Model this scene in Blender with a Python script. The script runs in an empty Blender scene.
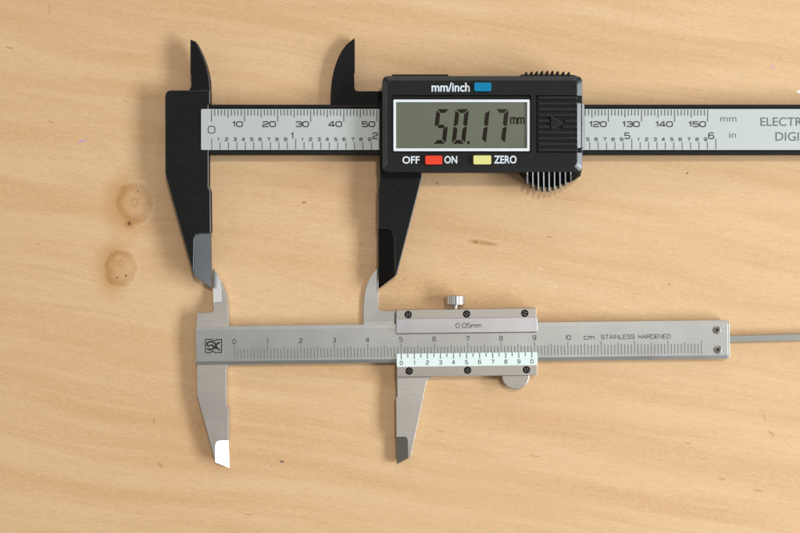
import bpy, bmesh, math, random
from mathutils import Vector

random.seed(7)
R = math.radians
scene = bpy.context.scene
col = scene.collection

# ---------------------------------------------------------------- camera
CAM_H = 0.400            # metres above the table top
S0 = 3.250               # photograph pixels per millimetre on the table top
cam = bpy.data.cameras.new('camera')
cam.sensor_width = 36.0
cam.lens = 36.0 * CAM_H * 1000.0 / (800.0 / S0)
cam.clip_start = 0.01
cam.clip_end = 20.0
cam.dof.use_dof = True
cam.dof.focus_distance = CAM_H - 0.006
cam.dof.aperture_fstop = 9.0
camo = bpy.data.objects.new('camera', cam)
col.objects.link(camo)
camo.location = (0, 0, CAM_H)
scene.camera = camo

# ---------------------------------------------------------------- light of the room
world = bpy.data.worlds.new('World')
scene.world = world
world.use_nodes = True
bg = world.node_tree.nodes['Background']
bg.inputs['Color'].default_value = (1.0, 0.965, 0.93, 1)
bg.inputs['Strength'].default_value = 0.23


def area(name, loc, target, sx, sy, power, color):
    l = bpy.data.lights.new(name, 'AREA')
    l.shape = 'RECTANGLE'
    l.size = sx
    l.size_y = sy
    l.energy = power
    l.color = color
    o = bpy.data.objects.new(name, l)
    col.objects.link(o)
    o.location = loc
    d = Vector(target) - Vector(loc)
    o.rotation_euler = d.to_track_quat('-Z', 'Y').to_euler()
    return o


# a broad cool window to the right, a fainter one beyond the far edge of the table, a small warmer lamp high up behind the tools
area('window_light', (0.98, -0.19, 0.61), (0, 0, 0), 0.85, 0.28, 17.0, (0.87, 0.955, 1.0))
area('far_window_light', (0.15, 2.0, 1.05), (0, 0, 0), 1.3, 0.7, 8.0, (0.92, 0.97, 1.0))
area('ceiling_lamp', (0.45, 0.84, 3.0), (0, 0, 0), 0.20, 0.20, 27.5, (1.0, 0.95, 0.88))
# added fill light in place of an unseen wall, brightens the knife facet
area('facet_fill_light', (-1.6, 0.1, 1.0), (0, 0, 0), 1.4, 0.9, 3.0, (1.0, 0.98, 0.95))

vs = scene.view_settings
vs.view_transform = 'Standard'
vs.look = 'None'
vs.exposure = -0.06
vs.gamma = 1.0
scene.cycles.filter_width = 1.5
scene.cycles.use_denoising = True
scene.cycles.max_bounces = 8

MM = 0.001


# ---------------------------------------------------------------- helpers
def W(px, py, z):
    """picture position on the plane z (mm above the table) -> metres"""
    k = (1.0 - z * MM / CAM_H) / S0 * MM
    return Vector(((px - 400.0) * k, (266.5 - py) * k, z * MM))


POS = {}


def link(o, parent=None, loc=(0, 0, 0)):
    loc = Vector(loc)
    col.objects.link(o)
    POS[o.name] = loc
    if parent is not None:
        o.parent = parent
        o.location = loc - POS[parent.name]
    else:
        o.location = loc
    return o


def obj(name, bm, mat, parent=None, bevel=0.0, segs=2, smooth=False, edge=None):
    bmesh.ops.recalc_face_normals(bm, faces=bm.faces[:])
    c = Vector((0, 0, 0))
    lo = Vector((1e9,) * 3)
    hi = -lo
    for v in bm.verts:
        for i in range(3):
            lo[i] = min(lo[i], v.co[i])
            hi[i] = max(hi[i], v.co[i])
    c = (lo + hi) / 2
    c.z = lo.z
    for v in bm.verts:
        v.co -= c
    me = bpy.data.meshes.new(name)
    bm.to_mesh(me)
    bm.free()
    me.materials.append(mat)
    if smooth:
        for p in me.polygons:
            p.use_smooth = True
    o = bpy.data.objects.new(name, me)
    link(o, parent, c)
    if bevel > 0:
        m = o.modifiers.new('bevel', 'BEVEL')
        m.width = bevel * MM
        m.segments = segs
        m.limit_method = 'ANGLE'
        m.angle_limit = R(25)
        m.harden_normals = False
        if edge is not None:
            me.materials.append(edge)
            m.material = 1
    return o


def empty(name, loc, label, cat):
    o = bpy.data.objects.new(name, None)
    o.empty_display_size = 0.01
    link(o, None, loc)
    o['label'] = label
    o['category'] = cat
    return o


def prism_into(bm, pts, z0, z1, ztop=None):
    """pts in picture pixels at the top; ztop gives a height per vertex"""
    top, bot = [], []
    for i, (x, y) in enumerate(pts):
        z = z1 if ztop is None else ztop[i]
        p = W(x, y, z)
        top.append(bm.verts.new(p))
        bot.append(bm.verts.new((p.x, p.y, z0 * MM)))
    n = len(pts)
    bm.faces.new(top)
    bm.faces.new(list(reversed(bot)))
    for i in range(n):
        j = (i + 1) % n
        bm.faces.new((top[i], bot[i], bot[j], top[j]))


def prism(name, pts, z0, z1, mat, parent, bevel=0.12, ztop=None, segs=2, edge=None):
    bm = bmesh.new()
    prism_into(bm, pts, z0, z1, ztop)
    return obj(name, bm, mat, parent, bevel, segs, False, edge)


def loft(name, rings, mat, parent, bevel=0.0):
    """rings: list of (pts, z) with equal counts, bottom to top"""
    bm = bmesh.new()
    prev = None
    first = None
    for pts, z in rings:
        if isinstance(z, tuple):              # (z for the plan position, real z)
            zp, zr = z
            vs_ = []
            for x, y in pts:
                p = W(x, y, zp)
                vs_.append(bm.verts.new((p.x, p.y, zr * MM)))
        else:
            vs_ = [bm.verts.new(W(x, y, z)) for x, y in pts]
        if prev:
            n = len(vs_)
            for i in range(n):
                j = (i + 1) % n
                bm.faces.new((prev[i], prev[j], vs_[j], vs_[i]))
        else:
            first = vs_
        prev = vs_
    bm.faces.new(list(reversed(first)))
    bm.faces.new(prev)
    return obj(name, bm, mat, parent, bevel)


def rr(x0, y0, x1, y1, r, n=4):
    out = []
    for cx, cy, a0 in ((x1 - r, y0 + r, -90), (x1 - r, y1 - r, 0), (x0 + r, y1 - r, 90), (x0 + r, y0 + r, 180)):
        for i in range(n + 1):
            a = R(a0 + 90.0 * i / n)
            out.append((cx + r * math.cos(a), cy + r * math.sin(a)))
    return out


def spline(pts, n=5):
    out = []
    P = [pts[0]] + list(pts) + [pts[-1]]
    for i in range(1, len(P) - 2):
        p0, p1, p2, p3 = P[i - 1], P[i], P[i + 1], P[i + 2]
        for k in range(n):
            t = k / n
            out.append(tuple(0.5 * ((2 * p1[j]) + (-p0[j] + p2[j]) * t + (2 * p0[j] - 5 * p1[j] + 4 * p2[j] - p3[j]) * t * t
                                    + (-p0[j] + 3 * p1[j] - 3 * p2[j] + p3[j]) * t ** 3) for j in (0, 1)))
    out.append(tuple(pts[-1]))
    return out


def cut(o, cutter_pts, z0, z1):
    """sink a pocket into an object (boolean, applied at once)"""
    bm = bmesh.new()
    prism_into(bm, cutter_pts, z0, z1)
    c = obj('cutter', bm, o.data.materials[0])
    m = o.modifiers.new('cut', 'BOOLEAN')
    m.object = c
    m.operation = 'DIFFERENCE'
    m.solver = 'EXACT'
    bpy.context.view_layer.update()
    dg = bpy.context.evaluated_depsgraph_get()
    me = bpy.data.meshes.new_from_object(o.evaluated_get(dg))
    o.modifiers.remove(m)
    old = o.data
    o.data = me
    bpy.data.meshes.remove(old)
    bpy.data.objects.remove(c)


# flat print: strokes with mitred joints
def strip_into(bm, pts, w, z, closed=False):
    n = len(pts)
    L, Rr = [], []
    for i in range(n):
        p = Vector(pts[i])
        a = Vector(pts[(i - 1) % n]) if (i > 0 or closed) else None
        b = Vector(pts[(i + 1) % n]) if (i < n - 1 or closed) else None
        d1 = (p - a).normalized() if a is not None and (p - a).length > 1e-9 else None
        d2 = (b - p).normalized() if b is not None and (b - p).length > 1e-9 else None
        if d1 is None:
            d1 = d2
        if d2 is None:
            d2 = d1
        n1 = Vector((-d1.y, d1.x))
        n2 = Vector((-d2.y, d2.x))
        m = n1 + n2
        if m.length < 1e-4:
            m = n1
        m.normalize()
        s = min(1.0 / max(0.35, m.dot(n1)), 2.0)
        off = m * (w / 2 * s)
        L.append(bm.verts.new(W(p.x + off.x, p.y + off.y, z)))
        Rr.append(bm.verts.new(W(p.x - off.x, p.y - off.y, z)))
    for i in range(n if closed else n - 1):
        j = (i + 1) % n
        bm.faces.new((L[i], L[j], Rr[j], Rr[i]))


def arc(cx, cy, rx, ry, a0, a1, n=8):
    return [(cx + rx * math.cos(R(a0 + (a1 - a0) * i / n)), cy + ry * math.sin(R(a0 + (a1 - a0) * i / n))) for i in range(n + 1)]


# glyphs in a unit box, y up; every stroke is (points, closed)
def box_loop(y0, y1, r=.28):
    ry = r * .9
    return (arc(1 - r, y1 - ry, r, ry, 90, 0, 4) + arc(1 - r, y0 + ry, r, ry, 0, -90, 4)
            + arc(r, y0 + ry, r, ry, -90, -180, 4) + arc(r, y1 - ry, r, ry, 180, 90, 4), True)


G = {
    '0': (1, [box_loop(0, 1, .34)]),
    '1': (.55, [([(.15, .74), (.75, 1), (.75, 0)], False)]),
    '2': (1, [([(.02, .78), (.06, .92), (.2, 1), (.8, 1), (.97, .9), (1, .74), (.95, .6), (.8, .52), (.2, .4), (.04, .28), (0, 0), (1, 0)], False)]),
    '3': (1, [([(.02, .84), (.18, 1), (.8, 1), (.98, .88), (.98, .66), (.82, .53), (.35, .53)], False),
              ([(.82, .53), (1, .4), (1, .14), (.82, 0), (.18, 0), (0, .16)], False)]),
    '4': (1, [([(.74, 0), (.74, 1), (.6, 1), (0, .34), (0, .24), (1, .24)], False)]),
    '5': (1, [([(.94, 1), (.06, 1), (.04, .55), (.8, .57), (1, .44), (1, .14), (.82, 0), (.18, 0), (0, .14)], False)]),
    '6': (1, [([(.96, .86), (.82, 1), (.2, 1), (0, .82), (0, .16), (.18, 0), (.82, 0), (1, .15), (1, .42), (.82, .57), (.04, .57)], False)]),
    '7': (1, [([(0, 1), (1, 1), (.42, 0)], False)]),
    '8': (1, [box_loop(0, .53, .26), ([(.26, .53), (.06, .64), (.06, .88), (.26, 1), (.74, 1), (.94, .88), (.94, .64), (.74, .53)], False)]),
    '9': (1, [([(.04, .14), (.18, 0), (.8, 0), (1, .18), (1, .84), (.82, 1), (.18, 1), (0, .85), (0, .58), (.18, .43), (.96, .43)], False)]),
    '.': (.3, [([(.5, .0), (.5, .12)], False)]),
    ' ': (.6, []),
    'm': (1.25, [([(0, 0), (0, .68)], False), ([(.02, .5), (.14, .66), (.38, .66), (.5, .52), (.5, 0)], False),
                 ([(.52, .52), (.64, .66), (.88, .66), (1, .52), (1, 0)], False)]),
    'c': (.9, [([(1, .54), (.8, .68), (.22, .68), (0, .5), (0, .18), (.22, 0), (.8, 0), (1, .14)], False)]),
    'S': (1, [([(.98, .84), (.8, 1), (.2, 1), (.02, .86), (.02, .66), (.2, .54), (.8, .47), (1, .34), (1, .14), (.8, 0), (.2, 0), (0, .16)], False)]),
    'T': (1, [([(0, 1), (1, 1)], False), ([(.5, .99), (.5, 0)], False)]),
    'A': (1, [([(0, 0), (.5, 1), (1, 0)], False), ([(.2, .33), (.8, .33)], False)]),
    'I': (.15, [([(.5, 0), (.5, 1)], False)]),
    'N': (1, [([(0, 0), (0, 1), (1, 0), (1, 1)], False)]),
    'L': (.85, [([(0, 1), (0, 0), (1, 0)], False)]),
    'E': (.9, [([(1, 1), (0, 1), (0, 0), (1, 0)], False), ([(.02, .52), (.85, .52)], False)]),
    'H': (1, [([(0, 0), (0, 1)], False), ([(1, 0), (1, 1)], False), ([(.02, .52), (.98, .52)], False)]),
    'R': (1, [([(0, 0), (0, 1), (.78, 1), (.98, .88), (.98, .64), (.78, .5), (.02, .5)], False), ([(.5, .48), (1, 0)], False)]),
    'D': (1, [([(0, 0), (0, 1), (.65, 1), (1, .75), (1, .25), (.65, 0)], True)]),
}


def text_strokes(s, cx, ybase, h, w, gap, anchor='C', fn=None):
    """list of (pts px, closed); h, w, gap in pixels; ybase is the foot line"""
    ws = [G[c][0] * w for c in s]
    tot = sum(ws) + gap * (len(s) - 1)
    x = cx - (tot / 2 if anchor == 'C' else tot if anchor == 'R' else 0)
    out = []
    for c, cw in zip(s, ws):
        for pts, cl in G[c][1]:
            q = [(x + a * cw, ybase - b * h) for a, b in pts]
            if fn:
                q = [fn(*p) for p in q]
            out.append((q, cl))
        x += cw + gap
    return out


def print_strokes(name, strokes, w, z, mat, parent):
    bm = bmesh.new()
    for i, (p, cl) in enumerate(strokes):
        strip_into(bm, p, w, z + 0.003 * (i % 3), cl)
    return obj(name, bm, mat, parent)


def print_lines(name, lines, z, mat, parent):
    """lines: (x0, y0, x1, y1, width)"""
    bm = bmesh.new()
    for x0, y0, x1, y1, w in lines:
        strip_into(bm, [(x0, y0), (x1, y1)], w, z)
    return obj(name, bm, mat, parent)


def print_text(name, s, x0, y0, x1, y1, z, mat, parent, bold=0.0):
    """built-in typeface fitted to the picture box x0..x1, y0 (top)..y1 (foot)"""
    cu = bpy.data.curves.new('t', 'FONT')
    cu.body = s
    cu.offset = bold
    cu.resolution_u = 3
    t = bpy.data.objects.new('t', cu)
    col.objects.link(t)
    bpy.context.view_layer.update()
    dg = bpy.context.evaluated_depsgraph_get()
    me = bpy.data.meshes.new_from_object(t.evaluated_get(dg))
    bpy.data.objects.remove(t)
    bpy.data.curves.remove(cu)
    xs = [v.co.x for v in me.vertices]
    ys = [v.co.y for v in me.vertices]
    a, b, c, d = min(xs), max(xs), min(ys), max(ys)
    bm = bmesh.new()
    bm.from_mesh(me)
    bpy.data.meshes.remove(me)
    for v in bm.verts:
        u = (v.co.x - a) / (b - a)
        k = (v.co.y - c) / (d - c)
        v.co = W(x0 + u * (x1 - x0), y1 + k * (y0 - y1), z)
    return obj(name, bm, mat, parent)


# ---------------------------------------------------------------- materials
class NT:
    def __init__(self, name):
        self.m = bpy.data.materials.new(name)
        self.m.use_nodes = True
        self.t = self.m.node_tree
        self.p = self.t.nodes['Principled BSDF']

    def n(self, typ, **kw):
        nd = self.t.nodes.new(typ)
        for k, v in kw.items():
            setattr(nd, k, v)
        return nd

    def l(self, a, b):
        self.t.links.new(a, b)

    def val(self, sock, v):
        if isinstance(v, bpy.types.NodeSocket):
            self.l(v, sock)
        else:
            sock.default_value = v

    def math(self, op, a, b=0.0, c=0.0, clamp=False):
        nd = self.n('ShaderNodeMath', operation=op)
        nd.use_clamp = clamp
        self.val(nd.inputs[0], a)
        self.val(nd.inputs[1], b)
        self.val(nd.inputs[2], c)
        return nd.outputs[0]

    def mix(self, f, a, b):
        nd = self.n('ShaderNodeMix', data_type='RGBA')
        self.val(nd.inputs[0], f)
        self.val(nd.inputs[6], a)
        self.val(nd.inputs[7], b)
        return nd.outputs[2]

    def noise(self, vec, scale, detail=2.0, rough=0.5, dist=0.0):
        nd = self.n('ShaderNodeTexNoise')
        self.l(vec, nd.inputs['Vector'])
        nd.inputs['Scale'].default_value = scale
        nd.inputs['Detail'].default_value = detail
        nd.inputs['Roughness'].default_value = rough
        nd.inputs['Distortion'].default_value = dist
        return nd.outputs['Fac']

    def mapping(self, vec, scale=(1, 1, 1), rot=0.0, loc=(0, 0, 0)):
        nd = self.n('ShaderNodeMapping')
        self.l(vec, nd.inputs['Vector'])
        nd.inputs['Scale'].default_value = scale
        nd.inputs['Rotation'].default_value = (0, 0, rot)
        nd.inputs['Location'].default_value = loc
        return nd.outputs[0]

    def smooth(self, x, lo, hi, a=0.0, b=1.0):
        nd = self.n('ShaderNodeMapRange', interpolation_type='SMOOTHSTEP')
        self.val(nd.inputs['Value'], x)
        nd.inputs['From Min'].default_value = lo
        nd.inputs['From Max'].default_value = hi
        nd.inputs['To Min'].default_value = a
        nd.inputs['To Max'].default_value = b
        return nd.outputs[0]

    def bump(self, h, strength, dist):
        nd = self.n('ShaderNodeBump')
        nd.inputs['Strength'].default_value = strength
        nd.inputs['Distance'].default_value = dist
        self.l(h, nd.inputs['Height'])
        self.l(nd.outputs[0], self.p.inputs['Normal'])


def C(r, g, b):
    return (r, g, b, 1.0)


def plain(name, colr, rough=0.5, metal=0.0, spec=0.5, var=0.06, vscale=600.0, bump=0.0, coat=0.0, dust=0.0):
    """plain material with a little mottling and fine relief"""
    t = NT(name)
    tc = t.n('ShaderNodeTexCoord')
    nz = t.noise(tc.outputs['Object'], vscale, 4.0, 0.6)
    a = C(*[c * (1 - var) for c in colr])
    b = C(*[min(1, c * (1 + var)) for c in colr])
    cc = t.mix(nz, a, b)
    if dust > 0:
        dn = t.noise(tc.outputs['Object'], 1500.0, 1.0, 0.5)
        dm = t.noise(tc.outputs['Object'], 120.0, 2.0, 0.5)
        fl = t.math('MULTIPLY', t.smooth(dn, 0.70, 0.76), t.smooth(dm, 0.40, 0.62))
        cc = t.mix(t.math('MULTIPLY', fl, dust), cc, C(0.30, 0.29, 0.27))
        cc = t.mix(t.math('MULTIPLY', t.smooth(dm, 0.45, 0.75), dust * 0.10), cc, C(0.15, 0.145, 0.14))
    t.l(cc, t.p.inputs['Base Color'])
    nr = t.noise(tc.outputs['Object'], vscale * 0.23, 3.0, 0.6)
    t.l(t.math('MULTIPLY_ADD', nr, rough * 0.3, rough * 0.85), t.p.inputs['Roughness'])
    t.p.inputs['Metallic'].default_value = metal
    t.p.inputs['Specular IOR Level'].default_value = spec
    t.p.inputs['Coat Weight'].default_value = coat
    if bump > 0:
        fine = t.noise(tc.outputs['Object'], 2600.0, 2.0, 0.6)
        t.bump(fine, bump, 0.0001)
    return t.m


def steel(name, colr, rough, brush=(0.0, 0.0), rot=0.0, var=0.05, metal=1.0, blotch=0.05, scratch=0.0):
    """satin steel; brush = (fibres along, fibres across) per metre"""
    t = NT(name)
    tc = t.n('ShaderNodeTexCoord')
    o = tc.outputs['Object']
    grit = t.noise(o, 1700.0, 3.0, 0.7)
    big = t.noise(o, 90.0, 3.0, 0.5)
    f = t.math('MULTIPLY_ADD', t.math('SUBTRACT', grit, 0.5), var * 2, 1.0)
    f = t.math('ADD', f, t.math('MULTIPLY', t.math('SUBTRACT', big, 0.5), blotch * 2))
    h = grit
    if brush[1] > 0:
        mp = t.mapping(o, (brush[0], brush[1], 1), rot)
        br = t.noise(mp, 1.0, 3.0, 0.65)
        f = t.math('ADD', f, t.math('MULTIPLY', t.math('SUBTRACT', br, 0.5), var * 4))
        h = br
    if scratch > 0:
        sc = t.noise(t.mapping(o, (60, 900, 1), R(23)), 1.0, 2.0, 0.5)
        f = t.math('ADD', f, t.math('MULTIPLY', t.smooth(sc, 0.68, 0.74), scratch))
    comb = t.n('ShaderNodeVectorMath', operation='SCALE')
    comb.inputs[0].default_value = colr
    t.l(f, comb.inputs['Scale'])
    t.l(comb.outputs[0], t.p.inputs['Base Color'])
    t.p.inputs['Metallic'].default_value = metal
    t.l(t.math('MULTIPLY_ADD', big, 0.10, rough - 0.05), t.p.inputs['Roughness'])
    t.bump(h, 0.12, 0.00002)
    return t.m


def wood():
    t = NT('maple_board')
    tc = t.n('ShaderNodeTexCoord')
    sc = t.n('ShaderNodeVectorMath', operation='SCALE')
    t.l(tc.outputs['Object'], sc.inputs[0])
    sc.inputs['Scale'].default_value = 1000.0        # millimetres
    mm = sc.outputs[0]
    sep = t.n('ShaderNodeSeparateXYZ')
    t.l(mm, sep.inputs[0])
    X, Y = sep.outputs['X'], sep.outputs['Y']

    def ell(px, py, rx, ry, ang=0.0, wob=0.0):
        """elliptic distance (1 on the rim) from a picture position, radii in mm"""
        p = W(px, py, 0) * 1000.0
        mp = t.n('ShaderNodeMapping', vector_type='TEXTURE')
        t.l(mm, mp.inputs['Vector'])
        mp.inputs['Location'].default_value = (p.x, p.y, 0)
        mp.inputs['Rotation'].default_value = (0, 0, R(ang))
        mp.inputs['Scale'].default_value = (rx, ry, 1)
        ln = t.n('ShaderNodeVectorMath', operation='LENGTH')
        t.l(mp.outputs[0], ln.inputs[0])
        d = ln.outputs['Value']
        u = mp.outputs[0]
        if wob:
            d = t.math('MULTIPLY_ADD', t.math('SUBTRACT', wobn, 0.5), wob, d)
        return d, u

    def xof(v):
        sp_ = t.n('ShaderNodeSeparateXYZ')
        t.l(v, sp_.inputs[0])
        return sp_.outputs[0]

    wobn = t.noise(mm, 0.22, 5.0, 0.62)
    mott0 = t.noise(t.mapping(mm, (0.5, 0.35, 1)), 1.0, 4.0, 0.65)
    # knots push the grain aside
    k1, k1u = ell(134, 203, 5.2, 5.8, 10, 0.60)
    k2, k2u = ell(121, 268, 4.6, 5.4, -8, 0.9)
    k1u, k2u = xof(k1u), xof(k2u)
    push = t.math('ADD', t.smooth(k1, 2.6, 0.4), t.smooth(k2, 2.6, 0.4))
    warp = t.n('ShaderNodeTexNoise')
    t.l(t.mapping(mm, (0.007, 0.016, 1)), warp.inputs['Vector'])
    warp.inputs['Scale'].default_value = 1.0
    warp.inputs['Detail'].default_value = 2.0
    wy = t.math('MULTIPLY', t.math('SUBTRACT', warp.outputs['Fac'], 0.5), 16.0)
    wy = t.math('ADD', wy, t.math('MULTIPLY', push, 3.0))
    comb = t.n('ShaderNodeCombineXYZ')
    t.l(X, comb.inputs[0])
    t.l(t.math('ADD', Y, wy), comb.inputs[1])
    g = t.mapping(comb.outputs[0], (1, 1, 1), R(9.5))

    bands = t.noise(t.mapping(g, (0.008, 0.10, 1)), 1.0, 4.0, 0.6, 0.15)
    lines = t.noise(t.mapping(g, (0.016, 0.30, 1), 0, (3, 9, 0)), 1.0, 3.0, 0.6, 0.2)
    fibre = t.noise(t.mapping(g, (0.16, 1.9, 1)), 1.0, 3.0, 0.7)
    grain = t.noise(t.mapping(g, (0.75, 1.5, 1)), 1.0, 4.0, 0.75)
    cloud = t.noise(t.mapping(g, (0.012, 0.03, 1), 0, (1, 5, 0)), 1.0, 2.0, 0.5)

    c = t.mix(t.smooth(bands, 0.34, 0.70), C(0.725, 0.474, 0.262), C(0.635, 0.376, 0.182))
    c = t.mix(t.math('MULTIPLY', t.smooth(lines, 0.54, 0.74), 0.42), c, C(0.560, 0.325, 0.145))
    c = t.mix(t.math('MULTIPLY', t.smooth(lines, 0.47, 0.28), 0.35), c, C(0.770, 0.520, 0.295))
    c = t.mix(t.math('MULTIPLY', t.smooth(fibre, 0.45, 0.75), 0.34), c, C(0.550, 0.318, 0.140))
    c = t.mix(t.math('MULTIPLY', t.smooth(grain, 0.35, 0.72), 0.38), c, C(0.775, 0.545, 0.320))
    c = t.mix(t.math('MULTIPLY', t.smooth(cloud, 0.45, 0.75), 0.38), c, C(0.670, 0.395, 0.205))
    fine = t.noise(t.mapping(g, (0.35, 3.6, 1), 0, (7, 2, 0)), 1.0, 2.0, 0.6)
    mott = t.noise(t.mapping(g, (0.6, 2.1, 1), 0, (4, 8, 0)), 1.0, 3.0, 0.7)
    k_ = t.math('ADD', t.math('MULTIPLY', t.math('SUBTRACT', fine, 0.5), 0.26), t.math('MULTIPLY', t.math('SUBTRACT', mott, 0.5), 0.22))
    vm = t.n('ShaderNodeVectorMath', operation='SCALE')
    t.l(c, vm.inputs[0])
    t.l(t.math('ADD', k_, 1.0), vm.inputs['Scale'])
    c = vm.outputs[0]
    # short brown pores
    por = t.n('ShaderNodeTexVoronoi', feature='F1')
    t.l(t.mapping(g, (0.030, 0.115, 1), 0, (2.3, .7, 0)), por.inputs['Vector'])
    por.inputs['Scale'].default_value = 1.0
    pm = t.smooth(t.math('MULTIPLY_ADD', t.math('SUBTRACT', grain, 0.5), 0.05, por.outputs['Distance']), 0.046, 0.022)
    sepc = t.n('ShaderNodeSeparateColor')
    t.l(por.outputs['Color'], sepc.inputs[0])
    pm = t.math('MULTIPLY', pm, t.smooth(sepc.outputs[0], 0.45, 0.9))
    c = t.mix(t.math('MULTIPLY', pm, 0.42), c, C(0.42, 0.215, 0.070))
    # knots: a darker rim, heavier on its left, a small eye, a halo
    for d, u, st in ((k1, k1u, 1.0), (k2, k2u, 1.0)):
        rim = t.math('MULTIPLY', t.smooth(d, 1.18, 0.92), t.smooth(d, 0.42, 0.88))
        side = t.math('MULTIPLY', t.smooth(u, 0.9, -0.7, 0.25, 1.0), t.smooth(mott0, 0.28, 0.62, 0.45, 1.0))
        c = t.mix(t.math('MULTIPLY', t.math('MULTIPLY', rim, side), 0.95 * st), c, C(0.36, 0.155, 0.042))
        halo = t.math('MULTIPLY', t.smooth(d, 2.3, 1.0), t.smooth(u, 1.4, -0.9))
        c = t.mix(t.math('MULTIPLY', halo, 0.62 * st), c, C(0.52, 0.270, 0.095))
        lip = t.math('MULTIPLY', t.smooth(d, 1.36, 1.24), t.smooth(d, 1.08, 1.2))
        c = t.mix(t.math('MULTIPLY', t.math('MULTIPLY', lip, t.smooth(u, -0.4, 0.6)), 0.25), c, C(0.80, 0.60, 0.40))

    def spot(px, py, rx, ry, ang, colr, amt, wob=0.5):
        nonlocal c
        d, _ = ell(px, py, rx, ry, ang, wob)
        c = t.mix(t.math('MULTIPLY', t.smooth(d, 1.15, 0.6), amt), c, colr)

    d, _ = ell(134.5, 202.5, 1.35, 1.5, 0, 0.4)
    eye = t.math('MULTIPLY', t.smooth(d, 1.15, 0.85), t.smooth(d, 0.35, 0.8))
    c = t.mix(t.math('MULTIPLY', eye, 0.8), c, C(0.50, 0.29, 0.11))
    for ex, ey in ((114.5, 262.8), (121, 263.5)):
        d, _ = ell(ex, ey, 0.9, 1.1, 0, 0.4)
        eye = t.math('MULTIPLY', t.smooth(d, 1.2, 0.85), t.smooth(d, 0.3, 0.8))
        c = t.mix(t.math('MULTIPLY', eye, 0.75), c, C(0.50, 0.29, 0.10))
    dark = C(0.20, 0.075, 0.022)
    spot(129.3, 223.6, 1.9, 1.9, 0, C(0.46, 0.24, 0.085), 0.6)
    spot(129.3, 223.4, 0.75, 0.85, 20, dark, 0.9)
    spot(137.8, 191.2, 0.33, 0.33, 0, dark, 0.8)
    spot(117.3, 277.6, 0.42, 0.36, 0, dark, 0.75)
    spot(125.8, 275.7, 0.42, 0.42, 0, dark, 0.85)
    brown = C(0.40, 0.19, 0.06)
    for px, py, rx, ry, an, am in ((9.5, 48, 1.3, .3, -12, .6), (304, 202.5, .9, .45, 0, .8), (437, 183.5, .7, .5, -30, .6),
                                   (475.5, 242, .9, .6, 0, .9), (482, 242.6, 5.0, .9, -8, .45), (488, 243.5, 3.0, .4, -8, .4), (549, 237, 1.1, .3, -8, .5),
                                   (404.5, 279.5, .4, .3, 0, .6), (154, 421, .4, 1.2, 10, .4), (160, 465, .5, 1.4, 35, .5),
                                   (49.5, 10, .6, 2.2, 5, .25), (38.5, 243.7, .6, .3, 0, .5), (249, 514.5, 1.5, .2, -8, .6),
                                   (535, 456, 2.2, .22, -12, .55), (687, 443, 1.6, .25, -12, .55), (722, 479, 1.3, .3, -10, .5),
                                   (759, 490.5, 1.7, .3, -8, .5), (764, 417, .3, 1.6, 25, .4), (771, 433, .45, 1.5, 50, .5),
                                   (130, 54, 1.4, .2, -10, .3), (125, 101, 1.0, .2, -25, .5), (51, 122, 1.2, .4, -30, .35)):
        spot(px, py, rx, ry, an, brown, am)
    spot(281.8, 461.5, .85, .45, 5, C(0.10, 0.085, 0.075), 0.8, 0.7)
    spot(271.5, 466.2, .4, .3, 5, C(0.35, 0.25, 0.18), 0.6)
    spot(687.5, 173.2, .4, .35, 0, C(0.10, 0.07, 0.06), 0.8)
    spot(669, 284.3, .6, .3, 0, C(0.25, 0.16, 0.10), 0.5)
    # pen marks and specks of paint
    spot(82.5, 141, 1.5, .33, 12, C(0.50, 0.26, 0.62), 0.75, 0.9)
    spot(773, 67, .5, .8, 10, C(0.62, 0.33, 0.52), 0.6, 0.6)
    for px, py, r in ((540.5, 268.6, .3), (555, 286.6, .26), (627, 209.5, .2), (799, 91.5, .8)):
        spot(px, py, r, r * .7, 20, C(0.92, 0.90, 0.85), 0.9, 0.6)
    t.l(c, t.p.inputs['Base Color'])
    t.l(t.math('MULTIPLY_ADD', bands, 0.12, 0.46), t.p.inputs['Roughness'])
    t.p.inputs['Specular IOR Level'].default_value = 0.32
    h = t.math('ADD', t.math('MULTIPLY', fibre, 0.6), t.math('MULTIPLY', grain, 0.8))
    h = t.math('SUBTRACT', h, t.math('MULTIPLY', pm, 1.2))
    t.bump(h, 0.25, 0.00012)
    return t.m


M = {}
M['wood'] = wood()
M['black'] = plain('black_filled_plastic', (0.0075, 0.0074, 0.0070), 0.62, 0, 0.16, 0.45, 900, 0.35, dust=0.06)
M['shell'] = plain('charcoal_housing_plastic', (0.0105, 0.0103, 0.0098), 0.62, 0, 0.20, 0.40, 900, 0.45, dust=0.06)
M['edge'] = plain('smooth_black_edge', (0.0125, 0.0130, 0.0140), 0.33, 0, 0.8, 0.10, 500, 0.05)
M['deep_black'] = plain('deep_black_plastic', (0.004, 0.0035, 0.003), 0.45, 0, 0.15, 0.1, 500, 0.1)  # darker black for pocket floors, and for shade put on the jaw facet
M['silver_label'] = steel('silver_foil_label', (0.50, 0.535, 0.515), 0.55, var=0.035, metal=0.25, blotch=0.02)
M['ink'] = plain('dark_print', (0.062, 0.065, 0.072), 0.6, 0, 0.3, 0.5, 1500)
M['ink_soft'] = plain('grey_print', (0.15, 0.156, 0.165), 0.6, 0, 0.3, 0.4, 1500)
M['white_ink'] = plain('white_print', (0.72, 0.77, 0.82), 0.55, 0, 0.3, 0.05, 900)
M['white_frame'] = plain('white_bezel', (0.74, 0.77, 0.80), 0.4, 0, 0.5, 0.04, 500)
M['lcd'] = plain('lcd_grey_green', (0.138, 0.145, 0.103), 0.16, 0, 0.25, 0.03, 200)
M['lcd_ink'] = plain('lcd_segment', (0.014, 0.009, 0.005), 0.16, 0, 0.18, 0.05, 300)
M['blue'] = plain('blue_rubber', (0.003, 0.20, 0.385), 0.6, 0, 0.15, 0.05, 300)
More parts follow.
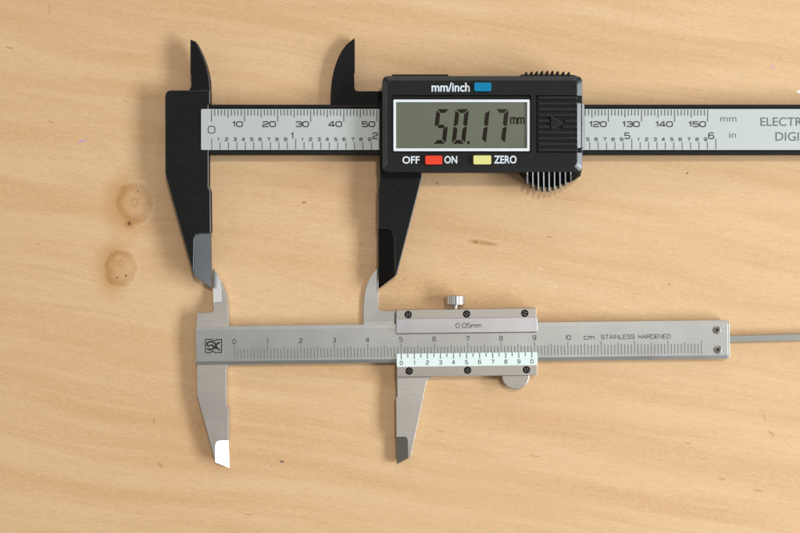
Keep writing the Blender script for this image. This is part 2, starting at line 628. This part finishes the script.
M['red'] = plain('red_rubber', (0.80, 0.055, 0.022), 0.6, 0, 0.2, 0.05, 300)
M['yellow'] = plain('yellow_rubber', (0.74, 0.70, 0.25), 0.6, 0, 0.2, 0.05, 300)
M['steel_beam'] = steel('satin_chrome_beam', (0.485, 0.485, 0.47), 0.42, var=0.08, blotch=0.09, scratch=0.10)
M['steel_jaw'] = steel('ground_steel_jaw', (0.54, 0.505, 0.465), 0.48, (30, 1700), 0, var=0.07, blotch=0.10, scratch=0.22)
M['steel_rail'] = steel('brushed_steel_rail', (0.45, 0.417, 0.378), 0.48, (25, 1900), 0, var=0.06, blotch=0.04)
M['steel_plate'] = steel('pale_polished_plate', (0.54, 0.53, 0.555), 0.34, (20, 2200), 0, var=0.03, blotch=0.05)
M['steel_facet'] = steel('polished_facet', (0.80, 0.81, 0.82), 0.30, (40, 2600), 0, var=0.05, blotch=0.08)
M['steel_shaded_facet'] = steel('shaded_facet', (0.36, 0.36, 0.315), 0.30, var=0.04, blotch=0.05)  # darker colour paints in the dim reflection of the left-facing tip
M['steel_knob'] = steel('nickel_knob', (0.62, 0.62, 0.61), 0.30, var=0.04)
M['steel_rod'] = steel('steel_rod', (0.36, 0.36, 0.34), 0.40, (25, 2400), 0, var=0.04)
M['vernier_white'] = plain('pale_mint_scale', (0.74, 0.84, 0.81), 0.45, 0.0, 0.4, 0.02, 400)
M['engrave'] = plain('engraved_black', (0.075, 0.073, 0.070), 0.6, 0.2, 0.3, 0.25, 900)
M['engrave_soft'] = plain('engraved_grey', (0.235, 0.232, 0.225), 0.6, 0.4, 0.3, 0.35, 1500)
M['emblem'] = plain('etched_emblem', (0.022, 0.020, 0.018), 0.6, 0, 0.2, 0.3, 1500)
M['screw_black'] = plain('blued_screw', (0.012, 0.012, 0.012), 0.32, 0.6, 0.5, 0.2, 800)
M['screw_steel'] = steel('screw_steel', (0.36, 0.34, 0.31), 0.30, var=0.08)

# ================================================================ the table top
bm = bmesh.new()
bmesh.ops.create_cube(bm, size=1.0)
for v in bm.verts:
    v.co = Vector((v.co.x * 1.1, v.co.y * 0.8, (v.co.z - 0.5) * 0.022))
me = bpy.data.meshes.new('table_top')
bm.to_mesh(me)
bm.free()
me.materials.append(M['wood'])
tt = bpy.data.objects.new('table_top', me)
link(tt, None, (0, 0, 0))
tt['kind'] = 'structure'
tt['label'] = 'pale maple wooden table top with two knots'

# ================================================================ digital caliper
base = W(480, 125, 0)
base.z = 0
D = empty('digital_caliper', base, 'black plastic digital caliper with grey screen reading 50.17 mm', 'caliper')
ZB = 3.0          # underside of the beam
ZT = 6.3          # top of head and jaws

# beam and its rims
prism('beam', [(208, 104.6), (905, 104.6), (905, 154.6), (208, 154.6)], ZB, 6.15, M['black'], D, 0.2)
bm = bmesh.new()
prism_into(bm, [(210.6, 104.9), (904, 104.9), (904, 107.7), (210.6, 107.7)], 6.0, 6.55)
obj('beam_rim', bm, M['shell'], D, 0.22)
bm = bmesh.new()
prism_into(bm, [(210.6, 151.4), (904, 151.4), (904, 154.3), (210.6, 154.3)], 6.0, 6.45)
obj('beam_rim', bm, M['shell'], D, 0.22)

# fixed head and outside jaw (the tip is a facet of its own)
head = ([(170.5, 90.2), (210.2, 90.2), (210.2, 104), (208.6, 105), (208.6, 187), (210.3, 190), (210.8, 233)]
        + [(200, 233.3), (196.4, 234.6), (194.4, 238.5)]
        + [(193.6, 275.2), (165.2, 173.5), (165, 97)] + [(165.6, 93.5), (167.5, 91)])
prism('fixed_jaw', head, ZB - 0.4, ZT, M['black'], D, 0.40, segs=4, edge=M['edge'])
tip = [(194.5, 238.4), (196.5, 234.7), (200, 233.4), (210.9, 233.1), (211.8, 288.6), (193.7, 275.4)]
prism('jaw_tip', tip, ZB - 0.4, 5.5, M['edge'], D, 0.10, ztop=[ZT - .1 - (x - 193.7) / 18.1 * 2.5 for x, y in tip])

# fixed inside jaw (knife)
kn = ([(190.2, 39.3)] + spline([(193.6, 40.6), (196.6, 42.6), (201.5, 52), (206.2, 64), (209.6, 79), (210.3, 90.8)], 4)
      + [(188.6, 90.8), (190.9, 86.5), (191.1, 75.6), (190.2, 74.2)])
prism('inside_jaw', kn, ZB - 0.2, ZT - 0.4, M['black'], D, 0.35, segs=4, edge=M['edge'],
      ztop=[ZT - .9 + (x - 190) * 0.028 for x, y in kn])

# sliding inside jaw, behind the beam
sj = (spline([(354.6, 38), (346, 45.2), (339, 56), (333.6, 71.5), (331.2, 89), (331, 108)], 5)
      + [(392, 108), (392, 91.2), (358.3, 91.2), (355.5, 90.4), (354.3, 88), (354, 74), (354.6, 72)])
prism('sliding_inside_jaw', sj, 0.9, 2.9, M['black'], D, 0.15)

# sliding outside jaw with its facet
oj = [(379.3, 150), (379.3, 186), (378.2, 188), (378.2, 228.6)] + [(388, 229.2), (391.8, 231.4), (394.2, 236)] + \
     [(395, 276), (397, 274.6), (421.8, 178), (423.5, 150)]
prism('sliding_jaw', oj, ZB - 0.5, ZT, M['black'], D, 0.45, segs=4, edge=M['edge'])
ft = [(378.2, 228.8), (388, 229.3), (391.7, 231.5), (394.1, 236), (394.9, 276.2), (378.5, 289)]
prism('jaw_tip', ft, ZB - 0.5, ZT - .1, M['deep_black'], D, 0.12, ztop=[ZT - 1.6 + (x - 378.2) / 16.7 * 1.5 for x, y in ft])  # near-black colour puts shade into the left-facing facet

# scale label with its print
plate = prism('scale_plate', rr(201, 109, 903, 150, 1.0, 2), ZT - .2, 6.58, M['silver_label'], D, 0.05)
ZP = 6.61
p0, pp = 211.5, 3.308
lines = []
for i in range(151):
    x = p0 + i * pp
    y1 = 121.8 if i % 10 == 0 else (117.6 if i % 5 == 0 else 115.7)
    lines.append((x, 109.6, x, y1, 1.05 if i % 10 == 0 else 1.15))
for i in range(61):
    x = p0 + i * 2.54 * pp + 0.2
    lines.append((x, 139.0 if i % 10 == 0 else 142.2, x, 149.6, 0.95))
print_lines('scale_graduations', lines, ZP, M['ink_soft'], plate)
st = []
for i in range(10, 151, 10):
    st += text_strokes(str(i), p0 + i * pp - 2.2, 126.6, 4.8, 5.7, 1.25, 'R')
print_strokes('millimetre_numerals', st, 1.2, ZP, M['ink'], plate)
print_strokes('zero_numeral', [(rr(208.2, 126.3, 214.9, 133.2, 2.2, 4), True)], 0.95, ZP, M['ink'], plate)
st = []
for i in range(1, 61):
    x = p0 + i * 2.54 * pp
    if i % 10:
        st += text_strokes(str(i % 10), x - 1.7, 140.8, 2.9, 2.7, 0.5, 'C')
print_strokes('inch_fraction_numerals', st, 0.8, ZP, M['ink'], plate)
for i in range(1, 7):
    st = text_strokes(str(i), p0 + i * 25.4 * pp - 1.9, 138.6, 5.6, 5.0, 0.5, 'R')
    print_strokes('inch_numeral', st, 1.15, ZP, M['ink'], plate)
print_text('unit_lettering', 'mm', 720.4, 117.2, 736.4, 121.6, ZP, M['ink_soft'], plate, 0.0)
print_text('unit_lettering', 'in', 729.2, 132.0, 736.0, 137.9, ZP, M['ink_soft'], plate, 0.0)
print_text('name_lettering', 'ELECTRONIC', 760.4, 117.4, 834, 126.1, ZP, M['ink_soft'], plate, 0.006)
print_text('name_lettering', 'DIGITAL', 775.4, 132.1, 822, 140.9, ZP, M['ink_soft'], plate, 0.006)

# display housing
ZF = 13.6


def hring(x0, y0, x1, y1, c):
    return rr(x0, y0, x1, y1, c, 3)


prism('slide_block', [(379.6, 101), (400, 101), (400, 171), (381, 171), (379.6, 166)], 1.0, 9.0, M['shell'], D, 0.4)
prism('back_cover', rr(392, 80, 580, 168, 3), 0.0, 3.2, M['black'], D, 0.2)
prism('slide_end', [(577.0, 102.6), (584.6, 103.4), (584.6, 147.6), (577.0, 148.4)], 0.4, 10.0, M['edge'], D, 0.12, ztop=[13.2, 12.05, 12.05, 13.2])
shell = loft('display_housing', [
    (hring(383.0, 77.0, 581.8, 171.5, 4.5), (9, 2.0)),
    (hring(382.2, 76.0, 582.4, 172.2, 5.5), 9.0),
    (hring(382.4, 76.2, 582.2, 172.0, 5.5), 12.55),
    (hring(386.4, 79.8, 577.4, 167.4, 4.5), 13.4),
    (hring(387.4, 80.6, 576.6, 166.4, 4.0), ZF)], M['shell'], D)
shell.data.materials.append(M['edge'])
for p_ in shell.data.polygons:
    if 0.15 < p_.normal.z < 0.97:
        p_.material_index = 1
cut(shell, rr(391.6, 94.6, 531.4, 152.6, 2.2, 3), ZF - 1.0, ZF + 1)
cut(shell, [(536.4, 95.0), (590, 95.0), (590, 152.4), (536.4, 152.4)], ZF - 1.0, ZF + 1)

prism('screen_well', rr(391.9, 94.9, 531.1, 152.3, 2.0, 3), ZF - 1.1, ZF - .96, M['deep_black'], shell, 0)  # added dark sheet, makes the pocket floor blacker than the housing
lcd = prism('screen', [(394.5, 101), (528.5, 101), (528.5, 149.6), (394.5, 149.6)], ZF - 1.25, ZF - 0.9, M['lcd'], D, 0)
bm = bmesh.new()
fo = rr(393.4, 99.6, 529.9, 151.2, 0.6, 1)
fi = rr(396.0, 102.1, 527.2, 148.3, 0.3, 1)
zo = ZF - 0.35
a = [bm.verts.new(W(x, y, zo)) for x, y in fo]
b = [bm.verts.new(W(x, y, zo)) for x, y in fi]
c_ = [bm.verts.new(v.co - Vector((0, 0, .6 * MM))) for v in b]
d_ = [bm.verts.new(v.co - Vector((0, 0, .6 * MM))) for v in a]
n = len(a)
for i in range(n):
    j = (i + 1) % n
    bm.faces.new((a[i], a[j], b[j], b[i]))
    bm.faces.new((b[i], b[j], c_[j], c_[i]))
    bm.faces.new((c_[i], c_[j], d_[j], d_[i]))
    bm.faces.new((d_[i], d_[j], a[j], a[i]))
obj('screen_frame', bm, M['white_frame'], D, 0.05)

# seven-segment figures, leaning to the right
ZL = ZF - 0.87
SL = 4.0 / 34.0


def seg(name, pts, x0, ytop=109.2, H=34.6):
    prism(name, [(x0 + x + (H - y) * SL, ytop + y) for x, y in pts], ZL, ZL + 0.02, M['lcd_ink'], lcd, 0)


def digit(which, x0, w=12.6, H=34.6):
    t, g = 4.1, 0.45
    h2 = H / 2
    shapes = {
        'a': [(g + .6, 0), (w - g - .6, 0), (w - t - g, t - .3), (t + g, t - .3)],
        'b': [(w, g + .8), (w, h2 - g - .2), (w - t * .5, h2 - g), (w - t, h2 - t * .45 - g), (w - t, t + g)],
        'c': [(w, h2 + g + .2), (w, H - g - .8), (w - t, H - t - g), (w - t, h2 + t * .45 + g), (w - t * .5, h2 + g)],
        'd': [(t + g, H - t + .3), (w - t - g, H - t + .3), (w - g - .6, H), (g + .6, H)],
        'e': [(0, h2 + g + .2), (t * .5, h2 + g), (t, h2 + t * .45 + g), (t, H - t - g), (0, H - g - .8)],
        'f': [(0, g + .8), (t, t + g), (t, h2 - t * .45 - g), (t * .5, h2 - g), (0, h2 - g - .2)],
        'g': [(t * .55 + g, h2), (t + g, h2 - t * .42), (w - t - g, h2 - t * .42), (w - t * .55 - g, h2), (w - t - g, h2 + t * .42), (t + g, h2 + t * .42)],
    }
    for s in which:
        seg('digit_segment', shapes[s], x0, 109.2, H)


digit('afgcd', 432.6, 13.2)
digit('abcdef', 451.6, 13.4)
digit('bc', 472.6, 13.2)
digit('abc', 491.6, 13.2)
prism('decimal_point', [(467.3, 141.3), (469.9, 141.3), (469.6, 144), (467.0, 144)], ZL, ZL + .02, M['lcd_ink'], lcd, 0)
print_strokes('unit_symbol', text_strokes('mm', 517.4, 124.2, 9.6, 4.8, 1.4), 1.4, ZL + .02, M['lcd_ink'], lcd)

# buttons and their lettering
for nm, x0, y0, x1, y1, mt in (('button', 474.2, 82.5, 491.2, 91.2, 'blue'), ('button', 425.2, 155.6, 442.2, 164.4, 'red'),
                               ('button', 473.4, 155.4, 491.2, 164.3, 'yellow')):
    prism('button_well', rr(x0 - .9, y0 - .8, x1 + .7, y1 + .8, 1.6, 3), ZF - .3, ZF + .015, M['deep_black'], shell, 0)
    bt = prism(nm, rr(x0, y0, x1, y1, 1.3, 3), ZF - .4, ZF + 1.1, M[mt], D, 0.42, segs=4)
    bt['label'] = mt + ' rubber push button'
ZI = ZF + .02
print_text('button_lettering', 'mm/inch', 431.6, 82.6, 469.8, 91.8, ZI, M['white_ink'], shell, 0.02)
print_text('button_lettering', 'OFF', 402.4, 156.2, 419.6, 163.8, ZI, M['white_ink'], shell, 0.02)
print_text('button_lettering', 'ON', 444.4, 155.9, 457.2, 163.6, ZI, M['white_ink'], shell, 0.02)
print_text('button_lettering', 'ZERO', 494.0, 155.6, 516.6, 163.6, ZI, M['white_ink'], shell, 0.02)

# battery door with ridges and an arrow
door = prism('battery_door', [(537.2, 95.8), (576.8, 95.8), (577.2, 151.6), (537.2, 151.6)], ZF - 1.2, ZF - .75, M['shell'], D, 0.1)
for i in range(10):
    y = 97.8 + i * 5.82
    if i in (4, 5):
        spans = ((537.9, 549.6), (564.6, 577.6)) if i == 4 else ((537.9, 549.6), (562.8, 577.6))
    else:
        spans = ((537.9, 577.6),)
    for xa, xb in spans:
        prism('ridge', [(xa, y - 1.55), (xb, y - 1.55), (xb, y + 1.55), (xa, y + 1.55)], ZF - .8, ZF + .12, M['shell'], door, 0.3, segs=3, edge=M['edge'])
arrow = prism('arrow_mark', [(551.0, 115.8), (563.4, 122.7), (551.0, 129.4)], ZF - .8, ZF + .3, M['shell'], door, 0.12, edge=M['edge'])
for k in range(6):
    for sgn in (-1, 1):
        f = k / 5.0
        x = 551.9 + f * 9.4
        y = 122.6 + sgn * (5.5 - 5.2 * f)
        if k == 5 and sgn == 1:
            continue
        prism('arrow_dot', [(x - .45, y - .45), (x + .45, y - .45), (x + .45, y + .45), (x - .45, y + .45)],
              ZF + .25, ZF + .45, M['edge'], door, 0.10)

# ribbed thumb grips above and below the housing
lo_ = [(518.5, 168), (519.5, 172.5), (527, 180.5), (533, 183.5), (540, 186), (547, 186.8), (554, 186.3), (561, 184.4), (568, 181.8),
       (574, 180.4), (580.5, 176.0), (582.0, 168)]
hi_ = [(520.5, 168), (521.5, 171.5), (528, 173), (533, 174), (540, 175), (547, 175.5), (554, 175), (561, 174.3), (568, 173.6),
       (574, 173), (579, 171.8), (580.5, 168)]
grip = loft('thumb_grip', [(lo_, (5, 1.5)), (lo_, 5.0), (hi_, 8.0)], M['black'], D)
ends = [183.8, 187.2, 189.8, 191.2, 191.2, 190.0, 188.0, 185.2, 182.0]
for k, ye in enumerate(ends):
    x = 527.8 + k * 5.42
    xe = x + 0.2
    bm = bmesh.new()
    w_ = 1.15
    pt = [(x, 171.0, 8.7), (x, 174.5, 8.5), (xe, ye, 7.4)]
    vL, vR, bL, bR = [], [], [], []
    for (qx, qy, qz) in pt:
        pL, pR = W(qx - w_, qy, qz), W(qx + w_ * .4, qy, qz - .28)
        vL.append(bm.verts.new(pL))
        vR.append(bm.verts.new(pR))
        bL.append(bm.verts.new((pL.x - .25 * MM, pL.y, 2.4 * MM)))
        bR.append(bm.verts.new((pR.x + .25 * MM, pR.y, 2.4 * MM)))
    for i in range(2):
        bm.faces.new((vL[i], vL[i + 1], vR[i + 1], vR[i]))
        bm.faces.new((bL[i], bL[i + 1], vL[i + 1], vL[i]))
        bm.faces.new((vR[i], vR[i + 1], bR[i + 1], bR[i]))
        bm.faces.new((bR[i], bR[i + 1], bL[i + 1], bL[i]))
    bm.faces.new((vL[0], vR[0], bR[0], bL[0]))
    bm.faces.new((vL[2], bL[2], bR[2], vR[2]))
    obj('grip_rib', bm, M['edge'], grip, 0.08)
tgrip = prism('thumb_grip', [(519.5, 78), (519.8, 75.2), (522, 74.6), (570, 74.6), (575.5, 75.2), (578.8, 78)], 3, 8.6, M['black'], D, 0.2)
for k, x in enumerate((526.4, 531.7, 537.0, 542.2, 547.5, 552.7, 558.0, 563.6, 569.0)):
    y = 72.0 - 1.2 * math.sin(math.pi * k / 8)
    prism('grip_rib', [(x - 1.7, 76), (x - .7, y), (x + .9, y), (x + 1.3, 76)], 3.2, 8.9, M['shell'], tgrip, 0.1)
prism('grip_cap', [(540.0, 76.3), (577.5, 76.3), (577.2, 79.4), (540.0, 79.4)], 9.4, 11.4, M['shell'], D, 0.15)
prism('housing_lip', [(391.0, 78), (392.2, 74.4), (448, 74.4), (449.4, 78)], 4, 8.4, M['black'], D, 0.15)

# ================================================================ vernier caliper
base = W(470, 342, 0)
base.z = 0
K = empty('vernier_caliper', base, 'satin steel manual vernier caliper with engraved centimetre scale, no screen', 'caliper')
TH = R(0.69)
cT, sT = math.cos(TH), math.sin(TH)
UX = 33.375


def V(u, v):
    """pixels along and across the beam, from the foot of the zero mark"""
    return (234.3 + u * cT + v * sT, 359.0 - u * sT + v * cT)


def Vp(pts):
    return [V(u, v) for u, v in pts]


ZS = 4.0          # face of the beam
# beam with its two sloping edges
bm = bmesh.new()
prof = [(-33.0, 1.0), (-33.0, 3.62), (-29.2, ZS), (2.0, ZS), (5.6, 3.74), (5.6, 1.0)]
rings_ = []
for u in (-38.2, 494.0):
    ring = []
    for v, z in prof:
        zp = z if z > 1 else 3.4
        p = W(*V(u, v), zp)
        ring.append(bm.verts.new((p.x, p.y, z * MM)))
    rings_.append(ring)
n = len(prof)
for i in range(n):
    j = (i + 1) % n
    bm.faces.new((rings_[0][i], rings_[0][j], rings_[1][j], rings_[1][i]))
bm.faces.new(rings_[0])
bm.faces.new(list(reversed(rings_[1])))
beam = obj('beam', bm, M['steel_beam'], K, 0.07)

# fixed head: outside jaw below, inside jaw above
lj = ([(196.8, 360.8), (197.2, 396)] + [(215.4, 462.0), (215.6, 445), (216.4, 442), (219, 440.6), (228.5, 440.2)]
      + [(228.3, 407.6), (226.4, 405), (226.2, 369.5), (227.2, 366.3), (230.5, 364.4), (236, 363.6), (236, 360.8)])
prism('fixed_jaw', lj, 0.9, 3.72, M['steel_jaw'], K, 0.10)
lt = [(215.6, 445), (216.4, 442), (219, 440.7), (228.6, 440.3), (229.2, 467.6), (215.5, 462.2)]
prism('jaw_tip', lt, 0.5, 3.6, M['steel_facet'], K, 0.05, ztop=[3.65 - (x - 215.5) / 13.7 * 2.6 for x, y in lt])['label'] = 'bright polished tip facet'
uj = ([(196.4, 332), (197, 313.2), (210.6, 312.4), (212.8, 311.6), (213.6, 309.4), (213.2, 302.4), (222.2, 302.2), (221.9, 290), (220.8, 281.4)]
      + spline([(221.4, 282.0), (224.4, 289), (227.0, 299), (228.2, 311), (228.6, 327), (229.2, 332)], 3))
prism('inside_jaw', uj, 0.9, 3.62, M['steel_jaw'], K, 0.10)
ut = [(213.2, 302.4), (212.9, 268.4), (216.6, 273.2), (219.2, 278), (220.8, 281.4), (221.9, 290), (222.2, 302.2)]
prism('jaw_tip', ut, 0.9, 3.5, M['steel_facet'], K, 0.05, ztop=[2.2 + (x - 212.9) / 9.3 * 1.35 for x, y in ut])['label'] = 'polished knife facet beside the black jaw'

# beam engraving
lines = []
for i in range(141):
    u = i * UX / 10
    t_ = 13.4 if i % 10 == 0 else (11.4 if i % 5 == 0 else 9.9)
    lines.append((*V(u, -t_), *V(u, 0), 1.0 if i % 10 == 0 else 1.15))
print_lines('scale_graduations', lines, ZS + .03, M['engrave_soft'], beam)
st = []
for i in range(0, 11):
    st += text_strokes(str(i), i * UX, -15.4, 4.3, 2.9, 0.9, 'C', V)
print_strokes('centimetre_numerals', st, 0.75, ZS + .03, M['engrave'], beam)
st = text_strokes('cm', 589.3 - 234.3, -15.4, 4.6, 4.1, 1.2, 'C', V)
print_strokes('unit_lettering', st, 0.75, ZS + .03, M['engrave'], beam)
st = text_strokes('STAINLESS HARDENED', 367.2, -15.5, 4.0, 3.15, 1.05, 'L', V)
print_strokes('steel_lettering', st, 0.68, ZS + .03, M['engrave'], beam)
# maker's emblem: a notched box with two entwined letters
k_ = 24 / 640.0


def E(x, y):
    return (202 + x * k_, 336 + y * k_)


ZE = ZS + .03
print_strokes('emblem', [
    ([E(*p) for p in ((92, 92), (190, 86), (270, 96), (330, 122), (372, 122), (384, 92), (520, 92), (520, 440), (350, 440), (300, 415), (262, 405),
                      (235, 440), (170, 448), (95, 440))], True)], 0.95, ZE, M['emblem'], beam)
print_strokes('emblem_letters', [
    (spline([E(*p) for p in ((205, 278), (160, 255), (135, 215), (160, 170), (230, 150), (310, 170), (360, 220), (370, 270), (355, 345))], 5), False),
    (spline([E(*p) for p in ((210, 245), (250, 240), (300, 265), (310, 310), (280, 350), (220, 365), (170, 352), (135, 328))], 5), False),
    (spline([E(*p) for p in ((480, 172), (420, 190), (385, 235), (365, 275), (310, 310))], 5), False),
    (spline([E(*p) for p in ((370, 255), (395, 310), (435, 350), (485, 368))], 5), False)], 1.6, ZE, M['emblem'], beam)

# screws at the end of the beam
def disc_pts(cx, cy, r, n=20, a0=0.0):
    return [(cx + r * math.cos(a0 + 2 * math.pi * i / n), cy + r * math.sin(a0 + 2 * math.pi * i / n)) for i in range(n)]


for cx, cy, an in ((717.0, 330.0, 20), (718.0, 349.8, 38)):
    s_ = prism('end_screw', disc_pts(cx, cy, 4.1), 3.6, ZS + .28, M['screw_steel'], K, 0.22, segs=3)
    for q in (0, 90):
        ca, sa = math.cos(R(an + q)), math.sin(R(an + q))
        pts = [(cx + a_ * ca - b_ * sa, cy + a_ * sa + b_ * ca) for a_, b_ in ((-2.1, -.55), (2.1, -.55), (2.1, .55), (-2.1, .55))]
        prism('cross_slot', pts, ZS + .1, ZS + .30 + q * 0.0001, M['screw_black'], s_, 0)

# depth rod
prism('depth_rod', [(640, 338.0), (900, 331.2), (900, 338.0), (640, 344.9)], 1.3, 2.6, M['steel_rod'], K, 0.15)
bm = bmesh.new()
prism_into(bm, [V(494.0, -31.5), V(495.6, -31.5), V(495.6, 4.6), V(494.0, 4.6)], 2.7, 3.75)
obj('end_stop', bm, M['steel_rod'], K, 0.1)

# slider: rails, sloping plates, jaws
U0, U1 = 162.6, 302.6
rail_t = prism('slider_rail', Vp([(U0, -47.0), (U1 - .2, -47.0), (U1 - .2, -38.0), (U0, -38.0)]), 0.0, 5.6, M['steel_rail'], K, 0.08)
rail_b = prism('slider_rail', Vp([(U0, 9.9), (U1, 9.9), (U1, 19.8), (U0, 19.8)]), 0.0, 5.6, M['steel_rail'], K, 0.08)
prism('slider_back', Vp([(U0 + .5, -45), (U1 - 1, -45), (U1 - 1, 18), (U0 + .5, 18)]), 0.0, 0.9, M['steel_rail'], K, 0.05)
pl_t = prism('gauge_plate', Vp([(U0 - .1, -38.1), (U1 + .9, -38.1), (U1 + .9, -23.7), (U0 - .1, -23.7)]), 4.05, 5.5, M['steel_plate'], K, 0.05,
             ztop=[5.42, 5.42, 5.5, 5.5])
pl_b = prism('vernier_plate', Vp([(U0 - .2, -3.3), (U1 + .6, -3.3), (U1 + .6, 10.0), (U0 - .2, 10.0)]), 4.05, 5.5, M['vernier_white'], K, 0.04,
             ztop=[4.35, 4.35, 5.45, 5.45])


def sloped_print(name, strokes, w, mat, parent, v0, z0, v1, z1):
    """print laid on a sloping plate: height follows v"""
    bm = bmesh.new()
    for i, (p, cl) in enumerate(strokes):
        nb = len(bm.verts)
        strip_into(bm, [V(*q) for q in p], w, z0, cl)
        bm.verts.ensure_lookup_table()
        for vtx in bm.verts[nb:]:
            k = (1.0 - z0 * MM / CAM_H) / S0 * MM
            px, py = vtx.co.x / k + 400.0, 266.5 - vtx.co.y / k
            dx, dy = px - 234.3, py - 359.0
            v = dx * sT + dy * cT
            z = z0 + (v - v0) / (v1 - v0) * (z1 - z0) + .03 + .003 * (i % 3)
            vtx.co = W(px, py, z)
    return obj(name, bm, mat, parent)


sloped_print('accuracy_lettering', text_strokes('0.05mm', 468.6 - 234.3 + .3, -28.6, 4.3, 3.5, 1.0, 'C'), 0.72, M['engrave'], pl_t, -38.1, 5.42, -23.7, 5.5)
st = []
us = 401.3 - 234.3
for i in range(21):
    u = us + i * 13.06 / 2
    st.append(([(u, -3.1), (u, 2.3 if i % 2 == 0 else 0.7)], False))
sloped_print('vernier_graduations', st, 0.95, M['ink_soft'], pl_b, -3.3, 4.35, 10.0, 5.45)
st = []
for i in range(11):
    st += text_strokes(str(i % 10), us + i * 13.06, 7.7, 3.6, 2.5, .5, 'C')
sloped_print('vernier_numerals', st, 0.68, M['engrave'], pl_b, -3.3, 4.35, 10.0, 5.45)

# slider outside jaw
sl = ([(396.9, 374.5), (397.4, 396), (396.0, 398.4), (396.4, 437.0)] + [(405.5, 437.0), (407.0, 438.2), (407.6, 440.5)]
      + [(408.2, 458.0), (411.0, 456.0), (425.8, 385), (427.2, 380.4), (430.4, 377.6), (436, 376.0), (436, 374.5)])
prism('sliding_jaw', sl, 0.8, 3.9, M['steel_jaw'], K, 0.10)
prism('jaw_tip', [(396.4, 437.2), (405.5, 437.2), (406.9, 438.3), (407.5, 440.6), (408.1, 458.1), (397.0, 464.0)], 0.8, 3.8, M['steel_shaded_facet'], K, 0.05,
      ztop=[2.7 + (x - 396.4) / 11.7 * 1.12 for x in (396.4, 405.5, 406.9, 407.5, 408.1, 397.0)])
# slider inside jaw, behind the beam
iu = (spline([(378.3, 267.2), (371.4, 275.4), (366.6, 286), (364.2, 297.5), (363.4, 312), (363.4, 330)], 4)
      + [(402, 330), (402, 311.4), (381.8, 310.9), (379.4, 310.0), (378.4, 307.6), (378.2, 290)])
prism('sliding_inside_jaw', iu, 0.2, 0.95, M['steel_beam'], K, 0.08)

# thumb rest under the lower rail
th_ = [(502.0, 374.6)] + [(515.6 + 13.8 * math.cos(a_), 376.0 + 13.4 * math.sin(a_)) for a_ in [math.pi - math.pi * i / 18 for i in range(19)]] + [(529.2, 374.6)]
prism('thumb_rest', th_, 0.6, 4.6, M['steel_rail'], K, 0.25)

# slotted screws on the rails
for cx, cy, an in ((408.2, 314.6, 90), (466.6, 314.0, 45), (524.8, 313.3, 18), (409.2, 371.0, 45), (467.6, 370.2, 40), (526.5, 369.7, 68)):
    s_ = prism('rail_screw', disc_pts(cx, cy, 3.8), 5.2, 5.66, M['screw_black'], K, 0.05)
    ca, sa = math.cos(R(an)), math.sin(R(an))
    for sg in (-1, 1):
        pts = []
        for i in range(9):
            a_ = math.acos(0.62 / 3.1) * (1 - 2 * i / 8.0)
            b_, q_ = 2.95 * math.cos(a_), 2.95 * math.sin(a_)
            pts.append((cx - sg * b_ * sa + q_ * ca, cy + sg * b_ * ca + q_ * sa))
        prism('screw_half', pts, 5.5, 5.80, M['screw_steel'] if False else M['screw_black'], s_, 0.12)
    for sg in (-1, 1):
        pts = [(cx + a_ * ca - b_ * sa, cy + a_ * sa + b_ * ca) for a_, b_ in ((-2.1, sg * 1.2 - .3), (2.1, sg * 1.2 - .3), (2.1, sg * 1.2 + .3), (-2.1, sg * 1.2 + .3))]
        prism('slot_glint', pts, 5.6, 5.815, M['screw_steel'], s_, 0)  # pale steel bars paint in the glints along the slot

# clamping screw: knurled knob on a short stem, lying along the table
kc = W(*V(221.9, -58.6), 3.3)


def cyl_y(name, v0, v1, r, z, n, mat, bevel, flute=0.0):
    bm = bmesh.new()
    rings = []
    for v in (v0, v1):
        ring = []
        c0 = W(*V(221.7, v), z)
        for i in range(n):
            a_ = 2 * math.pi * (i + .5) / n
            rr_ = r * (1.0 - (flute if i % 2 else 0.0))
            ring.append(bm.verts.new((c0.x + rr_ * math.sin(a_) * MM, c0.y, c0.z + rr_ * math.cos(a_) * MM)))
        rings.append(ring)
    for i in range(n):
        j = (i + 1) % n
        bm.faces.new((rings[0][i], rings[0][j], rings[1][j], rings[1][i]))
    bm.faces.new(rings[0])
    bm.faces.new(list(reversed(rings[1])))
    return obj(name, bm, mat, K, bevel)


kz = 3.1
cyl_y('clamp_knob', -60.9, -51.6, 2.98, kz, 36, M['steel_knob'], 0.22, 0.05)
cyl_y('clamp_stem', -52.5, -46.0, 0.72, kz, 16, M['steel_jaw'], 0.0)
